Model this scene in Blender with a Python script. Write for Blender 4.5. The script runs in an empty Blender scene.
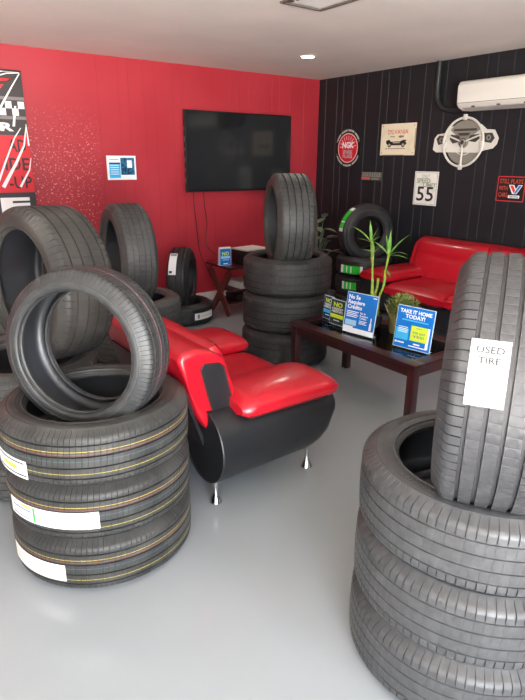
import bpy, bmesh, math, random
from mathutils import Vector, Matrix
PI = math.pi
random.seed(7)
scene = bpy.context.scene
col = scene.collection

# ------------------------------------------------------------------ helpers
def lin(c):
    return tuple(((v/255)/12.92 if v/255 <= .04045 else ((v/255+.055)/1.055)**2.4) for v in c)

MATS = {}
def mat(name, rgb, rough=.5, metal=0, spec=.5, bump=None, coat=0, var=None, emit=None, trans=0, ior=1.45):
    """procedural principled material; rgb in sRGB 0-255"""
    if name in MATS: return MATS[name]
    m = bpy.data.materials.new(name); m.use_nodes = True
    nt = m.node_tree; b = nt.nodes['Principled BSDF']
    c = lin(rgb) + (1,)
    b.inputs['Base Color'].default_value = c
    b.inputs['Roughness'].default_value = rough
    b.inputs['Metallic'].default_value = metal
    b.inputs['Specular IOR Level'].default_value = spec
    b.inputs['Coat Weight'].default_value = coat
    b.inputs['Coat Roughness'].default_value = .12
    b.inputs['Transmission Weight'].default_value = trans
    b.inputs['IOR'].default_value = ior
    tc = nt.nodes.new('ShaderNodeTexCoord')
    if var:   # (scale, rgb2, low, high)
        n = nt.nodes.new('ShaderNodeTexNoise'); n.inputs['Scale'].default_value = var[0]; n.inputs['Detail'].default_value = 5
        r = nt.nodes.new('ShaderNodeValToRGB')
        r.color_ramp.elements[0].position = var[2]; r.color_ramp.elements[1].position = var[3]
        r.color_ramp.elements[0].color = c; r.color_ramp.elements[1].color = lin(var[1]) + (1,)
        nt.links.new(tc.outputs['Object'], n.inputs['Vector']); nt.links.new(n.outputs['Fac'], r.inputs['Fac'])
        nt.links.new(r.outputs['Color'], b.inputs['Base Color'])
    if bump:  # (scale, strength, distance)
        n = nt.nodes.new('ShaderNodeTexNoise'); n.inputs['Scale'].default_value = bump[0]; n.inputs['Detail'].default_value = 4
        bp = nt.nodes.new('ShaderNodeBump'); bp.inputs['Strength'].default_value = bump[1]; bp.inputs['Distance'].default_value = bump[2]
        nt.links.new(tc.outputs['Object'], n.inputs['Vector']); nt.links.new(n.outputs['Fac'], bp.inputs['Height'])
        nt.links.new(bp.outputs['Normal'], b.inputs['Normal'])
    if emit:
        b.inputs['Emission Color'].default_value = lin(emit[0]) + (1,)
        b.inputs['Emission Strength'].default_value = emit[1]
    MATS[name] = m
    return m

def to_mesh(name, bm, mats=None, smooth=None):
    bmesh.ops.recalc_face_normals(bm, faces=bm.faces) if len(bm.faces) else None
    me = bpy.data.meshes.new(name); bm.to_mesh(me); bm.free()
    for m in (mats or []): me.materials.append(m)
    if smooth is not None:
        for p in me.polygons: p.use_smooth = True
        me.set_sharp_from_angle(angle=math.radians(smooth))
    return me

def link(name, me, parent=None, M=None):
    o = bpy.data.objects.new(name, me); col.objects.link(o)
    if parent: o.parent = parent
    if M is not None: o.matrix_basis = M
    return o

def obj(name, bm, m, parent=None, M=None, smooth=None):
    return link(name, to_mesh(name, bm, m if isinstance(m, list) else [m], smooth), parent, M)

def tag(o, label, cat, group=None):
    o['label'] = label; o['category'] = cat
    if group: o['group'] = group
    return o

def thing(name, label, cat, loc=(0, 0, 0), group=None, M=None):
    o = bpy.data.objects.new(name, None); col.objects.link(o)
    o.empty_display_size = .1
    if M is not None: o.matrix_basis = M
    else: o.location = loc
    return tag(o, label, cat, group)

def struct(o):
    o['kind'] = 'structure'; return o

def box(bm, c, s, rot=None, bevel=0, seg=2):
    r = bmesh.ops.create_cube(bm, size=1)
    vs = r['verts']
    M = Matrix.Translation(c) @ (rot.to_4x4() if rot else Matrix()) @ Matrix.Diagonal((s[0], s[1], s[2], 1))
    bmesh.ops.transform(bm, matrix=M, verts=vs)
    if bevel:
        es = list({e for v in vs for e in v.link_edges})
        bmesh.ops.bevel(bm, geom=es, offset=bevel, segments=seg, profile=.6, affect='EDGES')
    return bm

def lathe(bm, prof, n=48, closed=False, M=None):
    rows = []
    for k in range(n):
        a = 2*PI*k/n
        rows.append([bm.verts.new((r*math.cos(a), r*math.sin(a), z)) for r, z in prof])
    m = len(prof)
    for k in range(n):
        A, B = rows[k], rows[(k+1) % n]
        for i in range(m if closed else m-1):
            j = (i+1) % m
            try: bm.faces.new((A[i], B[i], B[j], A[j]))
            except ValueError: pass
    if M is not None:
        bmesh.ops.transform(bm, matrix=M, verts=[v for r in rows for v in r])
    bmesh.ops.remove_doubles(bm, verts=[v for r in rows for v in r], dist=1e-6)
    return bm

def tube(bm, pts, rad, n=8, caps=True):
    pts = [Vector(p) for p in pts]
    rings = []
    up = Vector((0, 0, 1))
    prev = None
    for i, p in enumerate(pts):
        d = (pts[min(i+1, len(pts)-1)] - pts[max(i-1, 0)]).normalized()
        if prev is None:
            a = d.cross(up if abs(d.z) < .9 else Vector((1, 0, 0))).normalized()
        else:
            a = (prev - d*prev.dot(d)).normalized()
        prev = a
        b = d.cross(a)
        r = rad[i] if isinstance(rad, (list, tuple)) else rad
        rings.append([bm.verts.new(p + r*(a*math.cos(2*PI*k/n) + b*math.sin(2*PI*k/n))) for k in range(n)])
    for A, B in zip(rings, rings[1:]):
        for k in range(n): bm.faces.new((A[k], A[(k+1) % n], B[(k+1) % n], B[k]))
    if caps:
        bm.faces.new(rings[0][::-1]); bm.faces.new(rings[-1])
    return bm

def loft(bm, secs, n=32, e=2.5):
    """secs: list of (x, yc, zc, hy, hz); superellipse sections in the YZ plane"""
    rings = []
    for x, yc, zc, hy, hz in secs:
        R = []
        for k in range(n):
            a = 2*PI*k/n; c, s = math.cos(a), math.sin(a)
            R.append(bm.verts.new((x, yc + hy*math.copysign(abs(c)**(2/e), c), zc + hz*math.copysign(abs(s)**(2/e), s))))
        rings.append(R)
    for A, B in zip(rings, rings[1:]):
        for k in range(n): bm.faces.new((A[k], B[k], B[(k+1) % n], A[(k+1) % n]))
    bm.faces.new(rings[0]); bm.faces.new(rings[-1][::-1])
    return bm

def prism(bm, pts, y0, y1, bevel=0, seg=3):
    """pts: outline in XZ, extruded along Y"""
    A = [bm.verts.new((x, y0, z)) for x, z in pts]; B = [bm.verts.new((x, y1, z)) for x, z in pts]
    f0 = bm.faces.new(A); f1 = bm.faces.new(B[::-1]); n = len(pts)
    for i in range(n): bm.faces.new((A[i], B[i], B[(i+1) % n], A[(i+1) % n]))
    if bevel:
        es = list(f0.edges) + list(f1.edges)
        bmesh.ops.bevel(bm, geom=es, offset=bevel, segments=seg, profile=.6, affect='EDGES')
    return bm

def poly(bm, pts, z=0, th=.0008):
    """flat shape in local XY with a little thickness"""
    A = [bm.verts.new((x, y, z)) for x, y in pts]; B = [bm.verts.new((x, y, z+th)) for x, y in pts]
    n = len(pts)
    bm.faces.new(A[::-1]); bm.faces.new(B)
    for i in range(n): bm.faces.new((A[i], A[(i+1) % n], B[(i+1) % n], B[i]))
    return bm

def rect(bm, x0, y0, x1, y1, z=0, th=.0008):
    return poly(bm, [(x0, y0), (x1, y0), (x1, y1), (x0, y1)], z, th)

def ring(bm, r0, r1, z=0, th=.001, n=64, cx=0, cy=0, a0=0, a1=2*PI, sx=1, sy=1):
    for k in range(n):
        t0 = a0 + (a1-a0)*k/n; t1 = a0 + (a1-a0)*(k+1)/n
        q = [(cx+sx*r*math.cos(t), cy+sy*r*math.sin(t)) for r, t in ((r0, t0), (r1, t0), (r1, t1), (r0, t1))]
        if r0 < 1e-6: q = q[1:]
        poly(bm, q, z, th)
    return bm

def text_bm(bm, s, size, x=0, y=0, z=0, th=.0004, bold=0, align='CENTER', sx=1, fit=None, shear=0, M=None, res=2):
    """adds the outline letters of s as a thin mesh; fit = wanted width"""
    cu = bpy.data.curves.new('t', 'FONT'); cu.body = s; cu.size = size; cu.align_x = align
    cu.resolution_u = res; cu.offset = bold*size; cu.extrude = th/2; cu.shear = shear
    o = bpy.data.objects.new('t', cu); col.objects.link(o)
    bpy.context.view_layer.update()
    dg = bpy.context.evaluated_depsgraph_get()
    me = bpy.data.meshes.new_from_object(o.evaluated_get(dg))
    nv = len(bm.verts)
    if fit and len(me.vertices):
        xs = [v.co.x for v in me.vertices]; w = max(xs)-min(xs)
        sx = fit/w
    bm.from_mesh(me); bm.verts.ensure_lookup_table()
    T = Matrix.Translation((x, y, z+th/2)) @ Matrix.Diagonal((sx, 1, 1, 1))
    if M is not None: T = M @ T
    bmesh.ops.transform(bm, matrix=T, verts=bm.verts[nv:])
    bpy.data.objects.remove(o); bpy.data.curves.remove(cu); bpy.data.meshes.remove(me)
    return bm

def frame_M(center, right, up):
    r = Vector(right).normalized(); u = Vector(up); u = (u - r*u.dot(r)).normalized(); n = r.cross(u)
    M = Matrix((r, u, n)).transposed().to_4x4(); M.translation = center
    return M

# ------------------------------------------------------------------ materials
def rubber(name, rgb, rough=.55, dust=None, scale=9):
    return mat(name, rgb, rough, spec=.5, var=(scale, dust or tuple(int(c*1.35+8) for c in rgb), .42, .75), bump=(260, .25, .0006))
RUB_NEW = rubber('rubber_new', (50, 50, 50), .52, (66, 66, 66))
RUB_USED = rubber('rubber_used', (58, 58, 58), .5, (84, 84, 84), 14)
RUB_DUST = rubber('rubber_dusty', (46, 44, 42), .58, (68, 65, 62), 6)
RUB_BLACK = rubber('rubber_black', (30, 30, 31), .5, (40, 40, 41))
INNER = mat('rubber_inner', (34, 35, 38), .38, var=(5, (52, 54, 58), .4, .8))
INNER_DK = mat('rubber_inner_dull', (26, 27, 31), .6)
WHITE = mat('label_white', (222, 222, 222), .6, spec=.3)
LABEL_Y = mat('label_yellow', (222, 210, 60), .5)
LABEL_G = mat('label_green', (40, 190, 50), .45)
INK = mat('ink_black', (30, 30, 32), .5)
INK_G = mat('ink_grey', (120, 120, 122), .5)
INK_R = mat('ink_red', (200, 60, 50), .5)
LINE_Y = mat('line_yellow', (176, 160, 70), .6)
LINE_R = mat('line_red', (140, 72, 66), .6)
LINE_B = mat('line_teal', (80, 104, 112), .6)
LINE_P = mat('line_pink', (196, 140, 150), .6)
LINE_W = mat('line_white', (170, 170, 168), .6)

RED_L = mat('red_leather', (160, 12, 28), .3, bump=(55, .25, .004), coat=.25, var=(4, (170, 18, 34), .3, .8))
BLK_L = mat('black_leather', (24, 25, 28), .4, bump=(70, .2, .003), coat=.1)
PIPING = mat('dark_piping', (58, 8, 14), .5)
CHROME = mat('chrome', (220, 220, 222), .12, metal=1)
WOOD = mat('mahogany', (44, 16, 18), .32, bump=(30, .1, .001), var=(12, (62, 24, 24), .4, .8), coat=.3)
WOOD_R = mat('red_brown_wood', (92, 38, 34), .45, var=(12, (112, 50, 42), .4, .8))
GLASS_TOP = bpy.data.materials.new('table_glass'); GLASS_TOP.use_nodes = True
_n = GLASS_TOP.node_tree.nodes; _l = GLASS_TOP.node_tree.links; _n.remove(_n['Principled BSDF'])
_t = _n.new('ShaderNodeBsdfTransparent'); _t.inputs['Color'].default_value = (.68, .76, .73, 1)
_g = _n.new('ShaderNodeBsdfGlossy'); _g.inputs['Roughness'].default_value = .05
_f = _n.new('ShaderNodeFresnel'); _f.inputs['IOR'].default_value = 1.7
_m = _n.new('ShaderNodeMixShader'); _l.new(_f.outputs[0], _m.inputs[0]); _l.new(_t.outputs[0], _m.inputs[1]); _l.new(_g.outputs[0], _m.inputs[2])
_l.new(_m.outputs[0], _n['Material Output'].inputs['Surface'])
PLAST_B = mat('black_plastic', (16, 16, 17), .4)
PLAST_W = mat('white_plastic', (214, 212, 206), .4)
SCREEN = mat('tv_screen', (26, 28, 31), .1, spec=.5)
METAL_G = mat('grey_metal', (120, 118, 112), .4, metal=.6)

# ------------------------------------------------------------------ room shell
RX, RY, H = 4.72, 5.40, 2.40
LX, BY = -1.9, -1.8

def wall_mat(name, rgb, rgb2, rough, glints=False):
    m = mat(name, rgb, rough, var=(1.7, rgb2, .35, .75), bump=(120, .15, .001))
    nt = m.node_tree; b = nt.nodes['Principled BSDF']
    bp = [n for n in nt.nodes if n.type == 'BUMP'][0]
    if glints:   # glints of the rough glossy texture, coloured in as light flecks, left part of the wall (x < 2.0 m)
        tc = [n for n in nt.nodes if n.type == 'TEX_COORD'][0]
        ramp = [n for n in nt.nodes if n.type == 'VALTORGB'][0]
        n2 = nt.nodes.new('ShaderNodeTexNoise'); n2.inputs['Scale'].default_value = 62; n2.inputs['Detail'].default_value = 3
        r2 = nt.nodes.new('ShaderNodeValToRGB'); r2.color_ramp.elements[0].position = .60; r2.color_ramp.elements[1].position = .68
        sep = nt.nodes.new('ShaderNodeSeparateXYZ')
        mx = nt.nodes.new('ShaderNodeMapRange'); mx.inputs['From Min'].default_value = 2.05; mx.inputs['From Max'].default_value = 1.95
        mz = nt.nodes.new('ShaderNodeMapRange'); mz.inputs['From Min'].default_value = 2.0; mz.inputs['From Max'].default_value = 1.55
        n3 = nt.nodes.new('ShaderNodeTexNoise'); n3.inputs['Scale'].default_value = 3
        mul = nt.nodes.new('ShaderNodeMath'); mul.operation = 'MULTIPLY'
        mul2 = nt.nodes.new('ShaderNodeMath'); mul2.operation = 'MULTIPLY'
        mul3 = nt.nodes.new('ShaderNodeMath'); mul3.operation = 'MULTIPLY'; mul3.inputs[1].default_value = .8
        mix = nt.nodes.new('ShaderNodeMix'); mix.data_type = 'RGBA'
        L = nt.links.new
        L(tc.outputs['Object'], n2.inputs['Vector']); L(tc.outputs['Object'], n3.inputs['Vector'])
        L(n2.outputs['Fac'], r2.inputs['Fac']); L(tc.outputs['Object'], sep.inputs[0])
        L(sep.outputs['X'], mx.inputs['Value']); L(sep.outputs['Z'], mz.inputs['Value'])
        L(r2.outputs['Color'], mul.inputs[0]); L(mx.outputs['Result'], mul.inputs[1])
        L(mul.outputs[0], mul2.inputs[0]); L(mz.outputs['Result'], mul2.inputs[1]); L(mul2.outputs[0], mul3.inputs[0])
        L(mul3.outputs[0], mix.inputs['Factor']); L(ramp.outputs['Color'], mix.inputs[6])
        mix.inputs[7].default_value = lin((232, 168, 158)) + (1,)
        L(mix.outputs[2], b.inputs['Base Color'])
    return m
RED_W = wall_mat('red_wall_paint', (160, 38, 50), (170, 48, 59), .42, True)
RED_S = mat('red_wall_groove', (138, 30, 42), .5)
BLK_W = wall_mat('black_wall_paint', (20, 23, 27), (25, 28, 33), .5)
BLK_S = mat('black_wall_groove', (58, 62, 68), .6)
CEIL = mat('ceiling_paint', (224, 218, 212), .8, bump=(40, .3, .004), var=(2.0, (232, 226, 220), .3, .7))
PLAIN = mat('plain_wall_paint', (205, 203, 198), .7)

def panelled(name, length, height, grooves, m, ms, gw=.005, gd=.004):
    """wall in local XZ, faces -Y"""
    bm = bmesh.new()
    xs = [(0, 0)]
    for g in grooves: xs += [(g-gw, 0), (g-gw*.4, gd), (g+gw*.4, gd), (g+gw, 0)]
    xs.append((length, 0))
    A = [bm.verts.new((x, y, 0)) for x, y in xs]; B = [bm.verts.new((x, y, height)) for x, y in xs]
    C_ = [bm.verts.new(p) for p in ((0, .12, 0), (length, .12, 0), (length, .12, height), (0, .12, height))]
    for i in range(len(xs)-1):
        f = bm.faces.new((A[i], A[i+1], B[i+1], B[i]))
        if i % 4 == 2: f.material_index = 1
    bm.faces.new((C_[0], C_[3], C_[2], C_[1]))
    bm.faces.new((A[0], B[0], C_[3], C_[0])); bm.faces.new((A[-1], C_[1], C_[2], B[-1]))
    me = bpy.data.meshes.new(name); bm.to_mesh(me); bm.free()
    me.materials.append(m); me.materials.append(ms)
    return me
def grooves(a, b, pat, start=0):
    g = []; x = a; i = start
    while x < b:
        x += pat[i % len(pat)]; i += 1
        if x < b-.03: g.append(x)
    return g
pat = [.2, .1, .15, .12, .19, .1, .15, .21]
# red wall: local x = world x - LX
me = panelled('wall_back', RX-LX, H, [2.05-LX] + grooves(2.05-LX, RX-LX, pat), RED_W, RED_S, .0022, .0012)
# keep wall coordinates in world metres for the painted glint mask
wall_back = struct(link('wall_back', me))
for v in me.vertices: v.co.x += LX; v.co.y += RY
me = panelled('wall_right', RY-BY, H, grooves(0, RY-BY, pat, 3), BLK_W, BLK_S, .0035, .003)
M = Matrix.Rotation(-PI/2, 4, 'Z'); M.translation = (RX, RY, 0)
wall_right = struct(link('wall_right', me, None, M))

def floor_mat():
    m = mat('painted_concrete', (135, 139, 143), .3, var=(1.6, (145, 149, 153), .2, .9), coat=.2)
    nt = m.node_tree; b = nt.nodes['Principled BSDF']
    tc = [n for n in nt.nodes if n.type == 'TEX_COORD'][0]
    n = nt.nodes.new('ShaderNodeTexNoise'); n.inputs['Scale'].default_value = 2.4; n.inputs['Detail'].default_value = 6
    r = nt.nodes.new('ShaderNodeMapRange'); r.inputs['From Min'].default_value = .35; r.inputs['From Max'].default_value = .7
    r.inputs['To Min'].default_value = .22; r.inputs['To Max'].default_value = .27
    nt.links.new(tc.outputs['Object'], n.inputs['Vector']); nt.links.new(n.outputs['Fac'], r.inputs['Value'])
    nt.links.new(r.outputs['Result'], b.inputs['Roughness'])
    return m
FLOOR = floor_mat()
bm = bmesh.new(); box(bm, ((LX+RX)/2, (BY+RY)/2, -.05), (RX-LX+.24, RY-BY+.24, .1)); struct(obj('floor', bm, FLOOR))
bm = bmesh.new(); box(bm, ((LX+RX)/2, (BY+RY)/2, H+.05), (RX-LX+.24, RY-BY+.24, .1)); struct(obj('ceiling', bm, CEIL))
FRAME = mat('window_frame_aluminium', (60, 60, 62), .4, metal=.5)
# left wall (out of frame) with one shop window, front wall behind the camera with the shop front
def wall_with_openings(name, axis, fixed, a0, a1, openings, th=.12, m=PLAIN):
    """axis 'x': wall runs along x at y=fixed ; axis 'y': runs along y at x=fixed"""
    bm = bmesh.new()
    def b(u0, u1, z0, z1):
        if u1-u0 < .01 or z1-z0 < .01: return
        c = ((u0+u1)/2, fixed, (z0+z1)/2); s = (u1-u0, th, z1-z0)
        if axis == 'y': c = (c[1], c[0], c[2]); s = (s[1], s[0], s[2])
        box(bm, c, s)
    u = a0
    for o0, o1, z0, z1 in openings:
        b(u, o0, 0, H); b(o0, o1, 0, z0); b(o0, o1, z1, H); u = o1
    b(u, a1, 0, H)
    return struct(obj(name, bm, m))
FO = [(-1.4, .4, .02, 2.25), (1.0, 1.8, .9, 2.15)]
wall_with_openings('wall_front', 'x', BY-.06, LX, RX, FO)
LO = []
wall_with_openings('wall_left', 'y', LX-.06, BY, RY, LO)
def window(name, axis, fixed, o, bars):
    bm = bmesh.new(); o0, o1, z0, z1 = o
    def b(u, w, zc, h):
        c = (u, fixed, zc); s = (w, .05, h)
        if axis == 'y': c = (fixed, u, zc); s = (.05, w, h)
        box(bm, c, s)
    b(o0+.025, .05, (z0+z1)/2, z1-z0); b(o1-.025, .05, (z0+z1)/2, z1-z0)
    b((o0+o1)/2, o1-o0-.1, z0+.025, .05); b((o0+o1)/2, o1-o0-.1, z1-.025, .05)
    for k in range(1, bars): b(o0+(o1-o0)*k/bars, .04, (z0+z1)/2, z1-z0-.1)
    return struct(obj(name, bm, FRAME))
window('door_1', 'x', BY-.06, FO[0], 1); window('window_1', 'x', BY-.06, FO[1], 2)
BASE = mat('baseboard_white', (214, 210, 204), .5)
bm = bmesh.new(); box(bm, ((LX+RX)/2, RY-.008, .05), (RX-LX, .016, .1), bevel=.003); struct(obj('baseboard_back', bm, BASE))

# ------------------------------------------------------------------ tyres
TREAD_CACHE = {}
def tread_mesh(key, R, W, pitches, groove_ws, gwid=.008, gdep=.008, sh_dep=.004, rib_dep=.0015, skew=.35,
               mats=None, lines=(), sh_len=.035, rib_sipe=True):
    """outer ring between the two shoulders, axis Z, centred on the origin. lines: (w, half width, material index)"""
    T = W/2 - .016                       # tread reaches this far at the shoulder edge
    rows = []                            # (w, r, kind)
    def crown(w):
        a = abs(w)/T
        return R - .0035*a*a - (.018*max(0, (a-.80)/.2)**2.2)
    ws = set([-T, -T*.96, -T*.9, -T*.82, T*.82, T*.9, T*.96, T])
    k = 14
    for i in range(-k, k+1): ws.add(T*.78*i/k)
    for w, hw, mi in lines: ws.add(w-hw); ws.add(w+hw)
    ws = sorted(ws)
    gr = [(g-gwid/2, g+gwid/2) for g in groove_ws]
    ws = [w for w in ws if not any(a-.0012 < w < b+.0012 for a, b in gr)]
    seq = [(w, crown(w), 's' if abs(w) > T-sh_len else 'r') for w in ws]
    for a, b in gr:
        seq += [(a, crown(a), 'g'), (a+.0012, crown(a)-gdep, 'g'), (b-.0012, crown(b)-gdep, 'g'), (b, crown(b), 'g')]
    seq.sort(key=lambda q: q[0])
    seq = [(-W/2+.004, R-.036, 'e')] + seq + [(W/2-.004, R-.036, 'e')]
    frac = (0, .04, .11, .15, .58)
    cols = []
    bm = bmesh.new()
    for p in range(pitches):
        for fi, f in enumerate(frac):
            c = []
            for w, r, kd in seq:
                deep = fi in (1, 2)
                rr = r
                if deep and kd == 's': rr -= sh_dep
                if deep and kd == 'r' and rib_sipe: rr -= rib_dep
                sk = skew*w/W if kd != 'e' else skew*math.copysign(.5, w)
                a = 2*PI*(p+f+sk*1.0)/pitches
                c.append(bm.verts.new((rr*math.cos(a), rr*math.sin(a), w)))
            cols.append(c)
    n = len(cols)
    for i in range(n):
        A, B = cols[i], cols[(i+1) % n]
        for j in range(len(seq)-1):
            f = bm.faces.new((A[j], B[j], B[j+1], A[j+1]))
            mid = (seq[j][0]+seq[j+1][0])/2
            for w, hw, mi in lines:
                if abs(mid-w) < hw*.98 and seq[j][2] != 'g': f.material_index = mi
    me = bpy.data.meshes.new(key); bm.to_mesh(me); bm.free()
    for m in mats: me.materials.append(m)
    for p in me.polygons: p.use_smooth = True
    me.set_sharp_from_angle(angle=math.radians(28))
    return me

def sidewall_mesh(key, R, W, rb, m, n=96):
    s = W/2
    prof = [(R-.036, s-.004), (R-.040, s-.001), (R-.043, s-.002), (R-.047, s)]
    h = (R-.05) - rb
    prof += [(rb+h*.82, s+.0005), (rb+h*.62, s), (rb+h*.60, s-.0015), (rb+h*.42, s-.003), (rb+h*.30, s-.006), (rb+h*.27, s-.004), (rb+h*.22, s-.004),
             (rb+h*.19, s-.010), (rb+h*.08, s-.015), (rb+.004, s-.018), (rb, s-.022), (rb, s-.030), (rb+.004, s-.036)]
    bm = bmesh.new(); lathe(bm, prof, n)
    # raised lettering ribs on the sidewall
    for a0 in (.5, 2.1, 3.7, 5.2):
        for k in range(9):
            a = a0 + k*.055
            rr = rb+h*.72
            box(bm, (rr*math.cos(a), rr*math.sin(a), s+.0004), (h*.12, .009, .0016), Matrix.Rotation(a, 3, 'Z'))
    return to_mesh(key, bm, [m], 30)

def liner_mesh(key, R, W, rb, m, n=96):
    s = W/2; ri = R-.022
    prof = [(rb+.004, s-.036)]
    for k in range(11):
        t = PI/2*(1-k/10)
        prof.append((ri-.035 + .035*math.cos(t), s-.012-.03+.03*math.sin(t)))
    prof.insert(1, (rb+.02, s-.022))
    prof2 = prof + [(r, -z) for r, z in reversed(prof)]
    bm = bmesh.new(); lathe(bm, prof2, n)
    return to_mesh(key, bm, [m], 40)

class TyreKind:
    def __init__(self, key, R, W, rb, m, inner=INNER, **kw):
        self.R, self.W, self.rb, self.m = R, W, rb, m
        extra = kw.pop('extra', [])
        self.tread = tread_mesh(key+'_tread', R, W, mats=[m]+extra, **kw)
        self.side = sidewall_mesh(key+'_sidewall', R, W, rb, m)
        self.liner = liner_mesh(key+'_liner', R, W, rb, inner)

def axis_M(ax):
    a = Vector(ax).normalized()
    if a.z > .999: return Matrix.Identity(4)
    x = a.cross(Vector((0, 0, 1))).normalized(); y = a.cross(x)
    return Matrix((x, y, a)).transposed().to_4x4()

def tyre(kind, c, ax=(0, 0, 1), label='', group=None, spin=0, name='tire'):
    """c = centre of the tyre; the Empty sits at its lowest point"""
    c = Vector(c); a = Vector(ax).normalized()
    down = kind.W/2*abs(a.z) + kind.R*math.sqrt(max(0, 1-a.z*a.z))
    base = Vector((c.x, c.y, c.z-down))
    t = thing(name, label, 'tire', base, group)
    Mt = Matrix.Translation((0, 0, down)) @ axis_M(ax)
    Ms = Mt @ Matrix.Rotation(spin, 4, 'Z')
    link('tread', kind.tread, t, Ms)
    link('sidewall', kind.side, t, Ms)
    link('sidewall', kind.side, t, Ms @ Matrix.Rotation(PI, 4, 'X'))
    link('inner_liner', kind.liner, t, Ms)
    return t, Mt

def wrap_patch(bm, R, a0, a1, w0, w1, off=.0016, n=14, th=.0008, slope=0):
    """patch on the cylinder of radius R; angles in degrees; slope shifts w along the arc"""
    def P(a, w, r): a = math.radians(a); return (r*math.cos(a), r*math.sin(a), w)
    L = []
    for i in range(n+1):
        a = a0+(a1-a0)*i/n; sh = slope*i/n
        L.append([bm.verts.new(P(a, w0+sh, R+off)), bm.verts.new(P(a, w1+sh, R+off)), bm.verts.new(P(a, w1+sh, R+off+th)), bm.verts.new(P(a, w0+sh, R+off+th))])
    for A, B in zip(L, L[1:]):
        for k in range(4): bm.faces.new((A[k], B[k], B[(k+1) % 4], A[(k+1) % 4]))
    bm.faces.new(L[0]); bm.faces.new(L[-1][::-1])
    return bm

def wrap_flat(bm, R, off, mapping):
    """map flat (x,y,z) verts to the cylinder: mapping(x,y)->(angle deg, w)"""
    for v in bm.verts:
        a, w = mapping(v.co.x, v.co.y); a = math.radians(a); r = R+off+v.co.z
        v.co = Vector((r*math.cos(a), r*math.sin(a), w))
    return bm

# kinds
G4 = lambda W: [-.062*W/.22, -.021*W/.22, .021*W/.22, .062*W/.22]
KA = TyreKind('suv', .355, .22, .248, rubber('rubber_suv', (44, 44, 43), .5, (62, 61, 59)), pitches=112, groove_ws=G4(.22), gwid=.006, sh_dep=.004, rib_dep=.0022, skew=.9,
              extra=[LINE_Y, LINE_R, LINE_B], lines=((.040, .0010, 1), (.030, .0008, 2), (-.044, .0010, 1), (.004, .0007, 3)))
KA4 = TyreKind('low_profile', .295, .20, .219, rubber('rubber_low', (42, 43, 44), .45, (56, 56, 56), 30), pitches=104, groove_ws=G4(.19), gwid=.006, sh_dep=.0022, rib_dep=.0018,
               extra=[LINE_P, LINE_W], lines=((.004, .0012, 1), (-.05, .0008, 2)))
KB = TyreKind('used_wide', .358, .23, .247, rubber('rubber_worn', (60, 60, 61), .40, (74, 74, 76), 40), inner=INNER_DK, pitches=92, groove_ws=[-.058, -.02, .02, .058], gwid=.005, gdep=.004,
              sh_dep=.005, rib_dep=.0006, skew=.5)
KB4 = TyreKind('used_upright', .335, .255, .225, rubber('rubber_worn_b', (50, 50, 52), .40, (62, 62, 64), 40), pitches=86, groove_ws=[-.062, -.022, .018, .062], gwid=.010, gdep=.008,
               sh_dep=.004, rib_dep=.0005, skew=.4, sh_len=.045)
KC = TyreKind('wide_stack', .342, .276, .24, rubber('rubber_wide', (38, 37, 37), .58, (54, 52, 50)), pitches=56, groove_ws=[-.075, -.03, .03, .075], gwid=.007, gdep=.005, sh_dep=.003, rib_dep=.001)
KC4 = TyreKind('wide_upright', .34, .28, .245, rubber('rubber_wide_b', (50, 50, 49), .5, (66, 65, 62)), inner=mat('liner_sheen', (70, 72, 76), .3), pitches=64, groove_ws=[-.07, -.025, .022, .068], gwid=.011, gdep=.009, sh_dep=.003, rib_dep=.001)
KD = TyreKind('dusty_large', .35, .285, .25, RUB_DUST, pitches=74, groove_ws=[-.082, -.03, .022, .074], gwid=.009, gdep=.007, sh_dep=.003, rib_dep=.0014)
KD2 = TyreKind('dusty_mid', .34, .235, .232, rubber('rubber_grey', (52, 52, 51), .55, (66, 65, 63)), pitches=60, groove_ws=[-.055, -.02, .02, .055], gwid=.006, gdep=.004, sh_dep=.0025, rib_dep=.0006)
KD3 = TyreKind('dusty_flat', .34, .205, .232, rubber('rubber_grey_b', (60, 60, 59), .55, (74, 73, 71), 30), pitches=60, groove_ws=[-.055, -.02, .02, .055], gwid=.006, gdep=.004, sh_dep=.0025, rib_dep=.0006)
KE = TyreKind('new_small', .295, .20, .175, RUB_BLACK, pitches=60, groove_ws=[-.05, 0, .05], sh_dep=.003, rib_dep=.001)
KG = TyreKind('new_black', .292, .19, .165, rubber('rubber_black_b', (34, 34, 35), .5, (44, 44, 45)), pitches=60, groove_ws=[-.045, 0, .045], sh_dep=.003, rib_dep=.001)

# A: front left stack of three, with labels
GA = 'large tires stacked at the front left'
spots = [((.655, 2.010, .1115), 'large patterned black tire on the floor, bottom of the front left stack'),
         ((.655, 2.006, .3345), 'large black tire, middle of the front left stack, long white sticker with green stripe'),
         ((.650, 1.995, .5575), 'large black tire on top of the front left stack, under the smaller leaning tire')]
TA = []
for i, (c, lb) in enumerate(spots):
    TA.append(tyre(KA, c, (0, 0, 1), lb, GA, spin=.4*i))
def sticker(tp, R, a0, a1, w0, w1, m=WHITE, marks=(), slope=0, label=None, off=.0012, n=14):
    t, Mt = tp
    s = obj('label_sticker', wrap_patch(bmesh.new(), R, a0, a1, w0, w1, off, n, slope=slope), m, t, Mt)
    if label: s['label'] = label
    for (b0, b1, v0, v1, mm, nm) in marks:     # fractions along angle and w
        A0 = a0+(a1-a0)*b0; A1 = a0+(a1-a0)*b1; W0 = w0+(w1-w0)*v0+slope*(b0+b1)/2; W1 = w0+(w1-w0)*v1+slope*(b0+b1)/2
        obj(nm, wrap_patch(bmesh.new(), R, A0, A1, W0, W1, off+.0009, 6, .0004), mm, s)
    return s
INK_F = mat('ink_faint', (190, 188, 186), .5); LAB_PALE = mat('label_pale', (228, 222, 216), .5); LAB_PINK = mat('label_pinkish', (226, 208, 200), .5)
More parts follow.
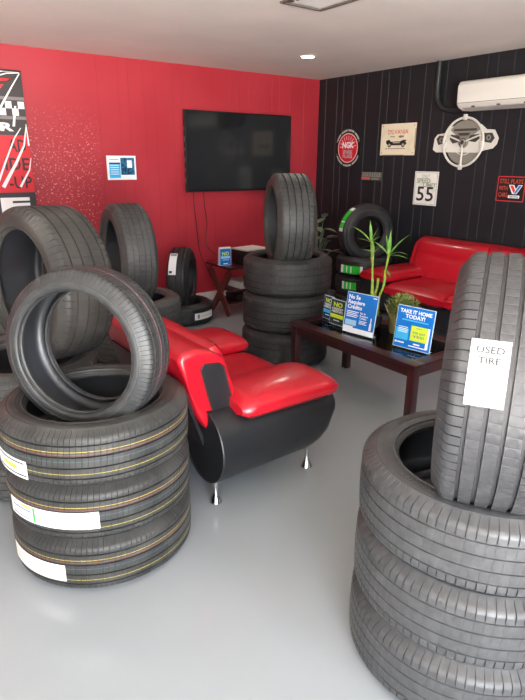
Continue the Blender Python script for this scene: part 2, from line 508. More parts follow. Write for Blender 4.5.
sticker(TA[0], .355, -181, -134.5, -.05, .019, LAB_PALE, [(.05, .55, .15, .85, LAB_PINK, 'printed_area'), (.86, .92, .3, .6, INK_F, 'small_mark')], label='off white sticker wrapped around the tread')
sticker(TA[1], .355, -174, -112, -.045, .022, WHITE, [(.04, .30, .12, .2, INK_G, 'printed_line'), (.06, .34, .6, .68, LINE_B, 'printed_line'), (.2, .32, .78, .92, LABEL_Y, 'yellow_block'), (.355, .38, .1, .95, LABEL_G, 'green_stripe'), (.6, .61, .35, .45, INK_F, 'small_mark'), (.85, .88, .5, .6, INK_F, 'small_mark')], label='long white sticker with green stripe')
sticker(TA[2], .355, -192, -151, -.083, -.014, WHITE, [(.3, .95, .8, .88, INK, 'printed_line'), (.3, .98, .12, .2, INK, 'printed_line'), (.45, .8, .4, .62, LABEL_Y, 'yellow_block')], label='white sticker with yellow print')
el = .07; az = -2.45
TA4 = tyre(KA4, (.628, 1.952, .862), (math.cos(el)*math.cos(az), math.cos(el)*math.sin(az), math.sin(el)),
           'smaller low profile tire leaning open side forward on top of the front left stack', spin=.6)

# D: behind the front left stack
GD = 'tires stacked behind the front left stack'
for i, nm in enumerate(('bottom', 'middle', 'topmost')):
    tyre(KD3, (.57, 2.735, .104+.2085*i), (0, 0, 1), 'grey tire flat behind the front left stack, %s of three' % nm, GD, spin=.3*i)
d1 = Vector((.70, 2.64, .972))
TD1 = tyre(KD, d1, (math.cos(-2.9), math.sin(-2.9), .03), 'big dusty tire standing upright at the far left, below the racing banner', spin=.2)
for i, nm in enumerate(('bottom', 'middle', 'topmost')):
    tyre(KD3, (1.50, 3.62, .104+.2085*i), (0, 0, 1), 'grey tire lying flat behind the red armchair, %s of its stack' % nm, 'tires stacked behind the armchair', spin=.3*i)
TD2 = tyre(KD2, (1.494, 3.614, .905), (math.cos(-3.272), math.sin(-3.272), 0), 'grey worn tire standing upright below the small blue poster on the red wall')

# C: middle stack
GC = 'wide dark tires stacked beside the coffee table'
TC = []
for i, nm in enumerate(('bottom tire on the floor', 'middle tire', 'top tire')):
    TC.append(tyre(KC, (2.678+.004*i, 3.377-.003*i, .140+.2795*i), (0, 0, 1), 'wide dark tire of the stack left of the coffee table, %s' % nm, GC, spin=.37*i))
TC4 = tyre(KC4, (2.655, 3.33, 1.09), (math.cos(-3.599), math.sin(-3.599), 0), 'wide ribbed tire standing upright on the stack left of the coffee table')
obj('small_sticker', wrap_patch(bmesh.new(), .34, -62, -59, -.05, -.02), WHITE, TC4[0], TC4[1])

# B: front right stack
GB = 'worn tires stacked at the front right'
for i, nm in enumerate(('bottom tire on the floor', 'middle tire', 'top tire with dark opening')):
    tyre(KB, (1.397+.003*i, .802, .1165+.2335*i), (0, 0, 1), 'worn grey tire of the front right stack, %s' % nm, GB, spin=.4*i)
TB4 = tyre(KB4, (1.324, .754, .968), (math.cos(-1.02), math.sin(-1.02), 0), 'worn ribbed tire standing upright at the right edge, with a white paper label')
st = sticker(TB4, .335, -34.3, -9.6, -.072, .009, mat('label_paper', (168, 168, 168), .8, spec=.1), label='white paper label reading used tire')
bm = bmesh.new()
text_bm(bm, 'USED', .021, 0, .006, bold=.01, fit=.056); text_bm(bm, 'TIRE', .021, 0, -.017, bold=.01, fit=.046)
wrap_flat(bm, .335, .0030, lambda x, y: (-28.2 - math.degrees((y)/.335), x-.031))
obj('lettering', bm, mat('ink_mid', (62, 62, 64), .8, spec=.1), st)

# E: by the red wall
TE2 = tyre(KE, (2.54, 4.83, .10), (0, 0, 1), 'small black tire lying on the floor by the red wall, white label on its side')
sticker(TE2, .295, -97, -50, -.035, .03, WHITE, [(.12, .22, .2, .8, INK_G, 'printed_code'), (.3, .9, .45, .55, INK_F, 'printed_line')])
TE1 = tyre(KE, (2.54, 4.83, .2+.295-.07), (math.cos(-.695), math.sin(-.695), 0), 'small black tire standing upright by the red wall, white label on its tread')
sticker(TE1, .295, -60, -16, -.07, .0, WHITE, [(.04, .14, .1, .9, INK_G, 'printed_line'), (.84, .94, .1, .5, INK, 'printed_line')], slope=0)

# G: by the black wall
GG = 'black tires with green labels by the black wall'
for i, nm in enumerate(('bottom tire on the floor', 'middle tire', 'top tire under the upright one')):
    t = tyre(KG, (4.35, 4.16, .0965+.1935*i), (0, 0, 1), 'black tire of the stack left of the sofa, %s' % nm, GG, spin=.3*i)
    if i == 2: sticker(t, .292, 172, 222, -.062, .018, LABEL_G, [(0, .14, 0, 1, WHITE, 'white_end'), (.3, .35, .1, .9, WHITE, 'printed_line'), (.5, .55, .1, .9, WHITE, 'printed_line'), (.9, 1, 0, 1, WHITE, 'white_end')], label='green and white tire label')
    if i == 1: sticker(t, .292, 178, 211, -.035, .042, LABEL_G, [(0, .15, 0, 1, WHITE, 'white_end'), (.35, .42, .1, .9, WHITE, 'printed_line'), (.6, .66, .1, .9, WHITE, 'printed_line')], label='green and white tire label')
TG1 = tyre(KG, (4.345, 4.16, .581+.292-.06), (math.cos(-1.903), math.sin(-1.903), 0), 'black tire standing upright against the black wall, green label on its tread', spin=.5)
sticker(TG1, .292, -58, -4, -.02, .06, LABEL_G, [(0, .15, 0, 1, WHITE, 'white_end'), (.62, .66, 0, 1, WHITE, 'printed_line'), (.88, 1, 0, 1, WHITE, 'white_end')], label='green label with white ends')

# ------------------------------------------------------------------ armchair and sofa
def seating(name, label, cat, Mw, width, deep, nseat, aw=.175, pleat=False, back_h=.80):
    """local: +X forward, Y sideways, base centre-rear at origin; feet on z=0"""
    t = thing(name, label, cat, M=Mw)
    y0, y1 = -width/2, width/2
    d = deep
    for s in (-1, 1):
        yc = s*(width/2-aw)
        # black arm barrel, flat rear cap, front swept up
        secs = []
        N = 16
        for k in range(N+1):
            u = k/N; x = .10+(d-.135)*u
            zb = .145 + .02*u + .13*(1-math.sqrt(max(0, 1-max(0, (u-.76)/.24)**2)))
            zt = .50 - .005*u
            hz = (zt-zb)/2; sc = 1
            if u > .9: sc = 1-.55*((u-.9)/.1)**2
            secs.append((x, yc, (zt+zb)/2, aw*(1-.12*max(0, (u-.8)/.2)**2), hz*(1 if u < .97 else .93)))
        bm = bmesh.new(); loft(bm, secs, 36, 2.25)
        o = obj('arm', bm, BLK_L, t, None, 38)
        bm = bmesh.new()  # raised rim of the rear cap
        pts = [(.10, yc+aw*math.cos(a)*1.0, .3225+.178*math.sin(a)) for a in [2*PI*i/40 for i in range(41)]]
        tube(bm, pts, .005, 6); obj('piping', bm, BLK_L, o)
        # red pad over the arm
        secs = []
        N = 18
        for k in range(N+1):
            u = k/N; x = .21+(d-.235)*u
            if u < .12: sc = math.sqrt(max(.05, 1-((.12-u)/.12)**2))
            elif u > .82: sc = math.sqrt(max(.12, 1-((u-.82)/.18)**2.4))
            else: sc = 1
            zc = .492 - .006*max(0, (u-.6)/.4); rise = .03*math.sin(PI*min(1, u*1.1))
            secs.append((x, yc, zc+.008, (aw+.008)*(.80+.20*sc), .022+.042*sc))
        bm = bmesh.new(); loft(bm, secs, 36, 2.5)
        for v in bm.verts:
            if v.co.z < .47: v.co.z = .47+(v.co.z-.47)*.35
        pd = obj('arm_pad', bm, RED_L, t, None, 50)
        pd['label'] = 'red padded armrest top'
        bm = bmesh.new(); pts = []
        xs0, xs1 = .235, d-.05
        yo = yc+s*(aw+.004)
        for k in range(17):
            u = k/16; pts.append((xs0+(xs1-xs0)*u, yo - s*(.06*max(0, (u-.85)/.15)**2), .478-.002*u))
        tube(bm, pts, .004, 6); obj('piping', bm, PIPING, pd)
        # chrome feet
        for fx in (.16, d-.07):
            bm = bmesh.new()
            lathe(bm, [(0, .16), (.022, .158), (.026, .14), (.018, .12), (.013, .10), (.012, .055), (.018, .03), (.03, .006), (.031, 0), (0, 0)], 24,
                  M=Matrix.Translation((fx, yc, 0)))
            obj('leg', bm, CHROME, t, None, 40)
    iy0, iy1 = y0+2*aw-.02, y1-2*aw+.02
    # seat base and cushions
    bm = bmesh.new(); box(bm, ((.16+d-.10)/2, 0, .245), (d-.26, iy1-iy0+.02, .20), bevel=.03); obj('seat_base', bm, BLK_L, t, None, 40)
    w = (iy1-iy0)/nseat
    for k in range(nseat):
        yc = iy0+w*(k+.5)
        bm = bmesh.new(); N = 14; secs = []
        for j in range(N+1):
            u = j/N; x = .26+(d-.275)*u
            sc = math.sqrt(max(.03, 1-((u-.82)/.18)**2)) if u > .82 else 1
            secs.append((x, yc, .405+.01*math.sin(PI*u), w/2+.004, .022+.05*sc))
        loft(bm, secs, 36, 4.5)
        obj('seat_cushion', bm, RED_L, t, None, 50)
    # back
    by0, by1 = y0+.13, y1-.13
    bz = back_h
    out = [(.13, .36), (.055, .48), (.012, .62), (-.028, bz-.03), (-.005, bz-.003), (.06, bz+.004), (.13, bz-.012), (.19, bz-.05), (.215, bz-.10), (.235, bz-.2), (.275, .46), (.28, .40)]
    bm = bmesh.new(); prism(bm, out, by0, by1, bevel=.03, seg=4); bk = obj('backrest', bm, RED_L, t, None, 50)
    # black rear panel
    bm = bmesh.new(); prism(bm, [(.12, .25), (.042, .48), (.0, .62), (.015, .62), (.055, .48), (.14, .25)], by0+.04, by1-.04); obj('rear_panel', bm, BLK_L, t, None, 40)
    # black inset on both flanks
    for s, yy in ((-1, by0), (1, by1)):
        bm = bmesh.new(); a = [(.145, .41), (.105, .56), (.072, bz-.085), (.088, bz-.062), (.16, bz-.07), (.185, bz-.092), (.212, bz-.2), (.25, .41)]
        prism(bm, a, yy-.004, yy+.004, bevel=.002)
        o = obj('side_inset', bm, BLK_L, bk, None, 40); o['label'] = 'black leather inset on the flank'
        bm = bmesh.new(); tube(bm, [(x, yy+s*.004, z) for x, z in a+[a[0]]], .0035, 6, False); obj('piping', bm, PIPING, o)
    bw = (by1-by0-.02)/nseat
    for k in range(nseat):
        yc = by0+.01+bw*(k+.5); bm = bmesh.new(); secs = []
        # cushion lofted upwards: build along local x then rotate
        N = 16
        for j in range(N+1):
            u = j/N; hgt = u*(bz-.43)
            sc = math.sqrt(max(.04, 1-((u-.8)/.2)**2)) if u > .8 else 1
            dent = .012*math.exp(-((u-.62)/.05)**2) if pleat else 0
            secs.append((hgt, yc, 0, bw/2-.03 if u < .9 else bw/2-.03-.02*((u-.9)/.1), (.025+.04*sc)-dent))
        loft(bm, secs, 36, 3.6)
        tilt = math.atan2(.09, bz-.46)
        M = Matrix.Translation((.262, 0, .425)) @ Matrix.Rotation(-PI/2-tilt, 4, 'Y')
        bmesh.ops.transform(bm, matrix=M, verts=bm.verts)
        obj('back_cushion', bm, RED_L, t, None, 50)
    return t
Mc = Matrix.Translation((1.0, 2.335, 0))
seating('armchair', 'red and black leather armchair with chrome feet beside the front left tire stack', 'armchair', Mc, 1.11, .785, 1, back_h=.775)
Ms_ = Matrix.Translation((4.665, 2.77, 0)) @ Matrix.Rotation(PI, 4, 'Z')
seating('sofa', 'long red leather sofa with rounded arms against the black wall', 'sofa', Ms_, 1.95, .84, 2, pleat=True, back_h=.82)

# ------------------------------------------------------------------ coffee table
TX0, TX1, TY0, TY1, TZ = 2.38, 2.96, 1.84, 2.95, .45
tx, ty = (TX0+TX1)/2, (TY0+TY1)/2
ct = thing('coffee_table', 'dark mahogany coffee table with glass inset top between armchair and sofa', 'coffee table', (tx, ty, 0))
bm = bmesh.new(); fw = .085
for c, s in (((-(TX1-TX0)/2+fw/2, 0), (fw, TY1-TY0)), (((TX1-TX0)/2-fw/2, 0), (fw, TY1-TY0)),
             ((0, -(TY1-TY0)/2+fw/2), (TX1-TX0-2*fw, fw)), ((0, (TY1-TY0)/2-fw/2), (TX1-TX0-2*fw, fw))):
    box(bm, (c[0], c[1], TZ-.0125), (s[0], s[1], .025), bevel=.003)
obj('table_frame', bm, WOOD, ct, None, 40)
bm = bmesh.new(); box(bm, (0, 0, TZ-.010), (TX1-TX0-2*fw+.004, TY1-TY0-2*fw+.004, .010)); obj('glass_top', bm, GLASS_TOP, ct)
bm = bmesh.new()
for c, s in (((-(TX1-TX0)/2+.035, 0), (.02, TY1-TY0-.09)), (((TX1-TX0)/2-.035, 0), (.02, TY1-TY0-.09)),
             ((0, -(TY1-TY0)/2+.035), (TX1-TX0-.09, .02)), ((0, (TY1-TY0)/2-.035), (TX1-TX0-.09, .02))):
    box(bm, (c[0], c[1], TZ-.055), (s[0], s[1], .06))
obj('apron', bm, WOOD, ct)
for sx in (-1, 1):
    for sy in (-1, 1):
        bm = bmesh.new(); box(bm, (sx*((TX1-TX0)/2-.035), sy*((TY1-TY0)/2-.035), (TZ-.025)/2), (.05, .05, TZ-.025), bevel=.004)
        obj('leg', bm, WOOD, ct, None, 40)

# ------------------------------------------------------------------ things on the table
BLUE = mat('print_blue', (24, 112, 196), .25); NAVY = mat('print_navy', (26, 60, 110), .25); CYAN = mat('print_cyan', (60, 175, 225), .3)
LIME = mat('print_lime', (200, 225, 60), .3); PW = mat('print_white', (232, 238, 242), .3); DKG = mat('print_dark_green', (36, 56, 58), .3)
PALEB = mat('print_pale_blue', (150, 200, 230), .3)
ACR = mat('acrylic_edge', (196, 214, 224), .15)
def upright_sign(name, label, cat, pl, pr, z, h, tilt, base=True, group=None):
    """standing card, bottom edge from pl to pr (left to right for the viewer)"""
    pl = Vector((pl[0], pl[1], z)); pr = Vector((pr[0], pr[1], z)); r = (pr-pl).normalized(); w = (pr-pl).length
    n = r.cross(Vector((0, 0, 1)))            # towards the viewer
    up = (Vector((0, 0, 1))*math.cos(tilt) - n*math.sin(tilt)).normalized()
    M = frame_M((pl+pr)/2, r, up)
    M.translation += Vector((0, 0, .004))
    t = thing(name, label, cat, M=M)
    bm = bmesh.new(); box(bm, (0, h/2, 0), (w, h, .004), bevel=.0015); obj('holder', bm, ACR, t)
    if base:   # foot behind, so that it stands
        bm = bmesh.new(); fh = .07
        box(bm, (0, .006, -.024), (w*.9, .003, .044), Matrix.Rotation(-tilt, 3, 'X'))
        obj('foot', bm, ACR, t)
    return t, w
def put(t, nm, m, fn): bm = bmesh.new(); fn(bm); return obj(nm, bm, m, t)

t, w = upright_sign('counter_sign', 'blue upright sign with white Spanish heading on the coffee table', 'sign', (2.52, 2.565), (2.555, 2.325), TZ, .265, .16)
h = .265; z0 = .0022
p = put(t, 'poster', BLUE, lambda b: rect(b, -w/2+.004, .004, w/2-.004, h-.004, z0))
put(p, 'white_band', PW, lambda b: (rect(b, -w/2+.004, .004, w/2-.004, .035, z0+.001), rect(b, -w/2+.004, .034, -w/2+.08, .045, z0+.001)))
def f(b):
    text_bm(b, 'No Se', .036, -w/2+.015, h-.043, z0+.001, bold=.03, align='LEFT')
    text_bm(b, 'Requiere', .036, -w/2+.015, h-.075, z0+.001, bold=.03, align='LEFT')
    text_bm(b, 'Crédito', .036, -w/2+.015, h-.107, z0+.001, bold=.03, align='LEFT')
put(p, 'heading', PW, f)
def f(b):
    text_bm(b, 'No Se', .017, .0, h-.132, z0+.001, bold=.02, align='LEFT'); text_bm(b, 'Requiere', .017, .0, h-.148, z0+.001, bold=.02, align='LEFT'); text_bm(b, 'Crédito', .017, .0, h-.164, z0+.001, bold=.02, align='LEFT')
    for k in range(4): rect(b, -w/2+.016, h-.128-k*.011, -.012-.01*(k % 2), h-.123-k*.011, z0+.001)
    for k in range(3): rect(b, .0, h-.178-k*.009, .06-.01*(k % 2), h-.174-k*.009, z0+.001)
    rect(b, w/2-.035, .04, w/2-.028, .12, z0+.001); rect(b, w/2-.04, .04, w/2-.024, .085, z0+.001)
put(p, 'small_print', PW, f)
put(p, 'corner_mark', PW, lambda b: rect(b, w/2-.04, h-.02, w/2-.012, h-.014, z0+.001))
put(p, 'pale_panel', PALEB, lambda b: rect(b, -w/2+.014, .05, -.02, .085, z0+.001))

def no_card(name, label, pl, pr, h, body, edge, low, tilt):
    t, w = upright_sign(name, label, 'brochure holder', pl, pr, TZ, h, tilt)
    p = put(t, 'brochure', body, lambda b: rect(b, -w/2+.004, .004, w/2-.004, h-.004, z0))
    put(p, 'heading', LIME, lambda b: text_bm(b, 'NO', h*.25, 0, h*.71, z0+.001, bold=.035, fit=w*.62))
    put(p, 'white_text', PW, lambda b: (text_bm(b, 'CREDIT', h*.12, 0, h*.585, z0+.001, bold=.03, fit=w*.78), text_bm(b, 'NEEDED', h*.12, 0, h*.48, z0+.001, bold=.03, fit=w*.78),
        rect(b, -w*.2, h*.16, w*.2, h*.19, z0+.001)))
    put(p, 'lower_band', low, lambda b: rect(b, -w/2+.008, h*.27, w/2-.008, h*.42, z0+.0008))
    return t
no_card('brochure_holder', 'small blue card holder reading NO, farthest left on the coffee table', (2.635, 2.89), (2.625, 2.785), .165, NAVY, ACR, CYAN, .1)
no_card('brochure_holder', 'small dark card holder reading NO with lime band, between two blue signs', (2.575, 2.755), (2.575, 2.615), .175, DKG, ACR, LIME, .1)

t, w = upright_sign('counter_sign', 'blue upright sign with yellow square reading take it home today', 'sign', (2.56, 2.165), (2.60, 1.92), TZ, .255, .13)
h = .255
p = put(t, 'poster', BLUE, lambda b: rect(b, -w/2+.004, .004, w/2-.004, h-.004, z0))
put(p, 'heading', PW, lambda b: (text_bm(b, 'TAKE IT HOME', .03, 0, h-.042, z0+.001, bold=.035, fit=w*.84), text_bm(b, 'TODAY!', .032, 0, h-.072, z0+.001, bold=.035, fit=w*.52)))
put(p, 'subheading', CYAN, lambda b: rect(b, -w*.34, h-.088, w*.36, h-.080, z0+.001))
put(p, 'side_panel', CYAN, lambda b: rect(b, -w*.46, .05, -w*.12, .12, z0+.001))
put(p, 'side_text', PW, lambda b: [rect(b, -w*.4, .095+.01*k, -w*.15, .099+.01*k, z0+.0019) for k in range(4)] and rect(b, -w*.45, .026, -w*.40, .038, z0+.001) and rect(b, -w*.38, .028, -w*.2, .036, z0+.001))
put(p, 'yellow_square', LIME, lambda b: rect(b, -w*.06, .055, w*.38, .145, z0+.0012))
put(p, 'phone_frame', PW, lambda b: (rect(b, w*.36, .02, w*.43, .145, z0+.0011), rect(b, -w*.07, .018, w*.4, .024, z0+.0011), rect(b, w*.05, .032, w*.22, .04, z0+.0011)))
put(p, 'square_text', INK_G, lambda b: (text_bm(b, 'WE SAY', .018, w*.16, .098, z0+.0022, bold=.02, fit=w*.34), text_bm(b, 'YES!', .02, w*.16, .076, z0+.0022, bold=.02, fit=w*.3), rect(b, w*.07, .13, w*.22, .134, z0+.0022)))

# lucky bamboo in a vase
GREEN = mat('leaf_green', (80, 136, 52), .45, var=(30, (136, 176, 80), .4, .7)); STEM = mat('bamboo_stem', (112, 140, 44), .4, var=(25, (160, 172, 70), .4, .7))
MOSS = mat('moss_green', (104, 124, 58), .7, var=(30, (150, 156, 92), .4, .7)); SOIL = mat('soil', (40, 30, 22), .9)
DKLEAF = mat('dark_leaf', (84, 100, 76), .5, var=(14, (128, 138, 118), .4, .7))
CERAM = mat('ceramic_dark', (50, 52, 48), .25); POTM = mat('pot_tan', (120, 112, 66), .5, var=(14, (150, 140, 90), .4, .7))
def blade(bm, p, d, length, width, droop=.5, n=7, fold=.15):
    p = Vector(p); d = Vector(d).normalized(); rows = []
    side = d.cross(Vector((0, 0, 1)))
    if side.length < .1: side = Vector((1, 0, 0))
    side.normalize()
    for i in range(n+1):
        u = i/n; wd = width*math.sin(PI*min(1, .12+u*.88))*(1-.3*u)
        if i == n: wd = .0004
        nrm = side.cross(d)
        rows.append([bm.verts.new(p-side*wd/2+nrm*wd*fold), bm.verts.new(p), bm.verts.new(p+side*wd/2+nrm*wd*fold)])
        p = p + d*(length/n); d = (d - Vector((0, 0, droop*length/n*4))).normalized()
    for A, B in zip(rows, rows[1:]):
        for k in range(2): bm.faces.new((A[k], A[k+1], B[k+1], B[k]))
bam = thing('lucky_bamboo', 'lucky bamboo with twisted stems and long leaves standing on the coffee table', 'plant', (2.78, 2.53, TZ))
bm = bmesh.new(); lathe(bm, [(0, 0), (.042, 0), (.05, .01), (.055, .06), (.05, .085), (.044, .085), (.046, .06), (0, .05)], 32); obj('vase', bm, CERAM, bam, None, 40)
def stem(pts, r, twist=0):
    bm = bmesh.new(); P = []; Rr = []
    n = 40
    for i in range(n+1):
        u = i/n; j = min(int(u*(len(pts)-1)), len(pts)-2); f_ = u*(len(pts)-1)-j
        q = Vector(pts[j]).lerp(Vector(pts[j+1]), f_)
        if twist: q += Vector((math.cos(u*twist), math.sin(u*twist), 0))*.012*math.sin(PI*min(1, u*1.3))
        P.append(q); Rr.append(r*(1+.22*(1 if i % 5 == 0 else 0)))
    tube(bm, P, Rr, 8); return bm
s1 = stem([(0, 0, .03), (-.005, .02, .2), (-.005, .045, .40), (0, .075, .575)], .0075); obj('stem', s1, STEM, bam, None, 60)
s2 = stem([(.01, -.02, .03), (.0, -.045, .22), (0, -.06, .36), (0, -.085, .50)], .0075, 9); obj('stem', s2, STEM, bam, None, 60)
s3 = stem([(-.01, .01, .03), (.0, .0, .2), (0, -.01, .33)], .0085, 14); obj('stem', s3, STEM, bam, None, 60)
s4 = stem([(.0, -.01, .03), (-.012, .03, .2), (-.01, .04, .45), (0, .05, .50)], .006); obj('stem', s4, STEM, bam, None, 60)
def leaves(c, specs):
    for dy, dz, L, w_, dr, dx in specs:
        bm = bmesh.new(); blade(bm, c, (dx, dy, dz), L*1.15, w_*1.1, dr); obj('leaf', bm, GREEN, bam, None, 60)
leaves((0, .075, .555), [(.9, .9, .17, .022, .9, -.2), (.25, 1, .13, .022, .3, .1), (-.7, .5, .12, .02, .9, -.2), (-.3, 1, .10, .02, .5, .2), (.6, .25, .10, .016, 1.2, -.2)])
leaves((0, .05, .49), [(-.8, .8, .10, .018, .8, .2), (.8, .3, .09, .016, 1.3, -.1), (-.1, 1, .09, .022, .3, -.3)])
leaves((0, -.085, .49), [(.9, .8, .14, .024, .8, -.1), (.35, 1, .12, .022, .2, .1), (-.1, 1, .15, .022, .2, -.1), (-.75, 1, .20, .022, .6, 0), (-1, .55, .17, .02, 1.0, -.2), (-.9, .2, .12, .02, 1.0, .2)])
leaves((0, -.07, .40), [(-1, .4, .10, .014, .6, 0), (-.6, -.3, .07, .014, .8, -.2)])

# mossy plant in a tan pot
mp = thing('potted_plant', 'bushy mossy plant in a tan pot behind the blue signs on the coffee table', 'plant', (2.80, 2.335, TZ))
bm = bmesh.new(); lathe(bm, [(0, 0), (.052, 0), (.058, .01), (.072, .125), (.076, .13), (.076, .14), (.066, .14), (.064, .12), (0, .11)], 36); obj('pot', bm, POTM, mp, None, 40)
bm = bmesh.new()
for i in range(1300):
    a = random.uniform(0, 2*PI); e_ = math.asin(random.uniform(-.35, 1)); rr = random.uniform(.5, 1)
    p = Vector((math.cos(a)*math.cos(e_)*.095*rr, math.sin(a)*math.cos(e_)*.115*rr-.03, .165+math.sin(e_)*.10*rr))
    d = Vector((p.x, p.y+.03, p.z-.14)) + Vector([random.uniform(-.05, .05) for _ in range(3)])
    blade(bm, p, d, random.uniform(.012, .024), .009, random.uniform(-.3, 1), 3)
fo = obj('foliage', bm, MOSS, mp, None, 60)
bm = bmesh.new()
for i in range(26):
    a = random.uniform(0, 2*PI); q = Vector((math.cos(a)*.08, math.sin(a)*.10-.03, .17+random.uniform(-.02, .08)))
    tube(bm, [(0, 0, .11), (q.x*.5, q.y*.5, .15), tuple(q)], .0015, 5)
obj('stem', bm, STEM, mp)
bm = bmesh.new(); poly(bm, [(-.03, -.02), (.02, -.03), (.035, .03), (-.01, .045)], 0, .002)
M = Matrix.Translation((-.055, .065, .16)) @ Matrix.Rotation(1.1, 4, 'Y') @ Matrix.Rotation(.6, 4, 'X')
o = obj('plant_tag', bm, mat('cream_paper', (232, 214, 186), .6), mp, M)

# leafy plant in the corner
lp = thing('leafy_plant', 'dark leafy houseplant in the corner behind the middle tire stack', 'plant', (4.22, 4.76, 0))
bm = bmesh.new(); lathe(bm, [(0, 0), (.11, 0), (.12, .01), (.15, .26), (.155, .28), (.14, .28), (.135, .25), (0, .24)], 32); obj('pot', bm, CERAM, lp, None, 40)
random.seed(5)
for i in range(26):
    a = random.uniform(0, 2*PI); hh = random.uniform(.5, .95); rad = random.uniform(.05, .2)
    tip = Vector((math.cos(a)*rad, math.sin(a)*rad*.9, hh))
    bm = bmesh.new(); tube(bm, [(0, 0, .25), (tip.x*.4, tip.y*.4, .25+(hh-.25)*.6), tuple(tip)], .004, 6)
    L = random.uniform(.12, .17); d = Vector((math.cos(a+random.uniform(-.8, .8)), math.sin(a+random.uniform(-.8, .8)), random.uniform(-.1, .5)))
    blade(bm, tip, d, L, L*.62, .5, 8, .08)
    obj('leaf', bm, DKLEAF, lp, None, 60)

# ------------------------------------------------------------------ side table with papers, holder, boxes
sd = thing('side_table', 'red brown wooden side table with crossed legs below the television', 'side table', (3.25, 4.83, 0))
bm = bmesh.new(); box(bm, (0, 0, .50), (.62, .46, .022), bevel=.003); obj('table_top', bm, WOOD, sd, None, 40)
bm = bmesh.new(); box(bm, (.02, 0, .265), (.56, .34, .018), bevel=.003); obj('shelf', bm, WOOD, sd, None, 40)
bm = bmesh.new(); box(bm, (.02, 0, .13), (.56, .30, .018), bevel=.003); obj('shelf', bm, WOOD, sd, None, 40)
for x in (-.285, .285):
    for s, dx in ((1, 0), (-1, .019)):
        a = math.atan2(.40, .49); L = math.hypot(.40, .49)
        bm = bmesh.new(); box(bm, (x+dx*(1 if x < 0 else -1), 0, .243), (.018, .075, L-.06), Matrix.Rotation(-s*a, 3, 'X'), bevel=.002)
        obj('leg', bm, WOOD_R, sd)
# holder on top
hm = frame_M((2.985, 4.78, .512), (1, -.12, 0), (0, 0, 1))
t = thing('brochure_holder', 'small white and blue brochure holder on the side table below the television', 'brochure holder', M=hm)
bm = bmesh.new(); A = [(-.03, 0), (.02, 0), (.02, .17), (.0, .18), (-.01, .165)]
vs = [[bm.verts.new((x, y, z)) for (z, y) in A] for x in (-.05, .075)]
bm.faces.new(vs[0]); bm.faces.new(vs[1][::-1])
for i in range(5): bm.faces.new((vs[0][i], vs[1][i], vs[1][(i+1) % 5], vs[0][(i+1) % 5]))
obj('holder', bm, PLAST_W, t)
p = put(t, 'brochure', BLUE, lambda b: rect(b, -.045, .004, .072, .165, .0205))
put(p, 'heading', LIME, lambda b: text_bm(b, 'NO', .05, .014, .10, .0215, bold=.03, fit=.075))
put(p, 'pale_panel', PALEB, lambda b: (rect(b, -.035, .068, .062, .092, .0215), rect(b, -.02, .05, .05, .058, .0215)))
put(p, 'lower_mark', PW, lambda b: rect(b, -.01, .012, .04, .022, .0215))
def simple_box(name, label, cat, c, s, m, rz=0, group=None, bev=.004):
    bm = bmesh.new(); box(bm, (0, 0, s[2]/2), s, bevel=bev)
    M = Matrix.Translation(c) @ Matrix.Rotation(rz, 4, 'Z')
    return tag(obj(name, bm, m, None, M, 40), label, cat, group)
# black file box on the table top with papers above
fb = thing('media_player', 'black box device standing on the side table, beside the brochure holder', 'electronic device', (3.27, 4.75, .512))
bm = bmesh.new(); box(bm, (0, 0, .07), (.26, .24, .14), bevel=.008); obj('case', bm, PLAST_B, fb, None, 40)
bm = bmesh.new(); box(bm, (-.06, -.1215, .07), (.07, .004, .05), bevel=.001); obj('front_panel', bm, mat('dark_grey_panel', (46, 46, 48), .3), fb)
bm = bmesh.new(); box(bm, (-.02, -.1235, .07), (.012, .006, .04), bevel=.001); obj('button', bm, PLAST_W, fb)
def papers(name, label, c, s, m, rz, n=1):
    bm = bmesh.new()
    for k in range(n): box(bm, (random.uniform(-.006, .006), random.uniform(-.006, .006), s[2]*(k+.5)/n), (s[0], s[1], s[2]/n*.9), Matrix.Rotation(random.uniform(-.08, .08), 3, 'Z'))
    return tag(obj(name, bm, m, None, Matrix.Translation(c) @ Matrix.Rotation(rz, 4, 'Z')), label, 'papers')
papers('paper_stack', 'loose white papers lying on the black box on the side table', (3.29, 4.75, .653), (.30, .24, .014), PLAST_W, .1, 4)
papers('magazine_stack', 'white magazines stacked on the upper shelf of the side table', (3.22, 4.77, .2745), (.24, .26, .07), PLAST_W, .08, 6)
simple_box('cash_box', 'flat black box on the lower shelf of the side table', 'box', (3.25, 4.82, .1395), (.3, .22, .06), PLAST_B)

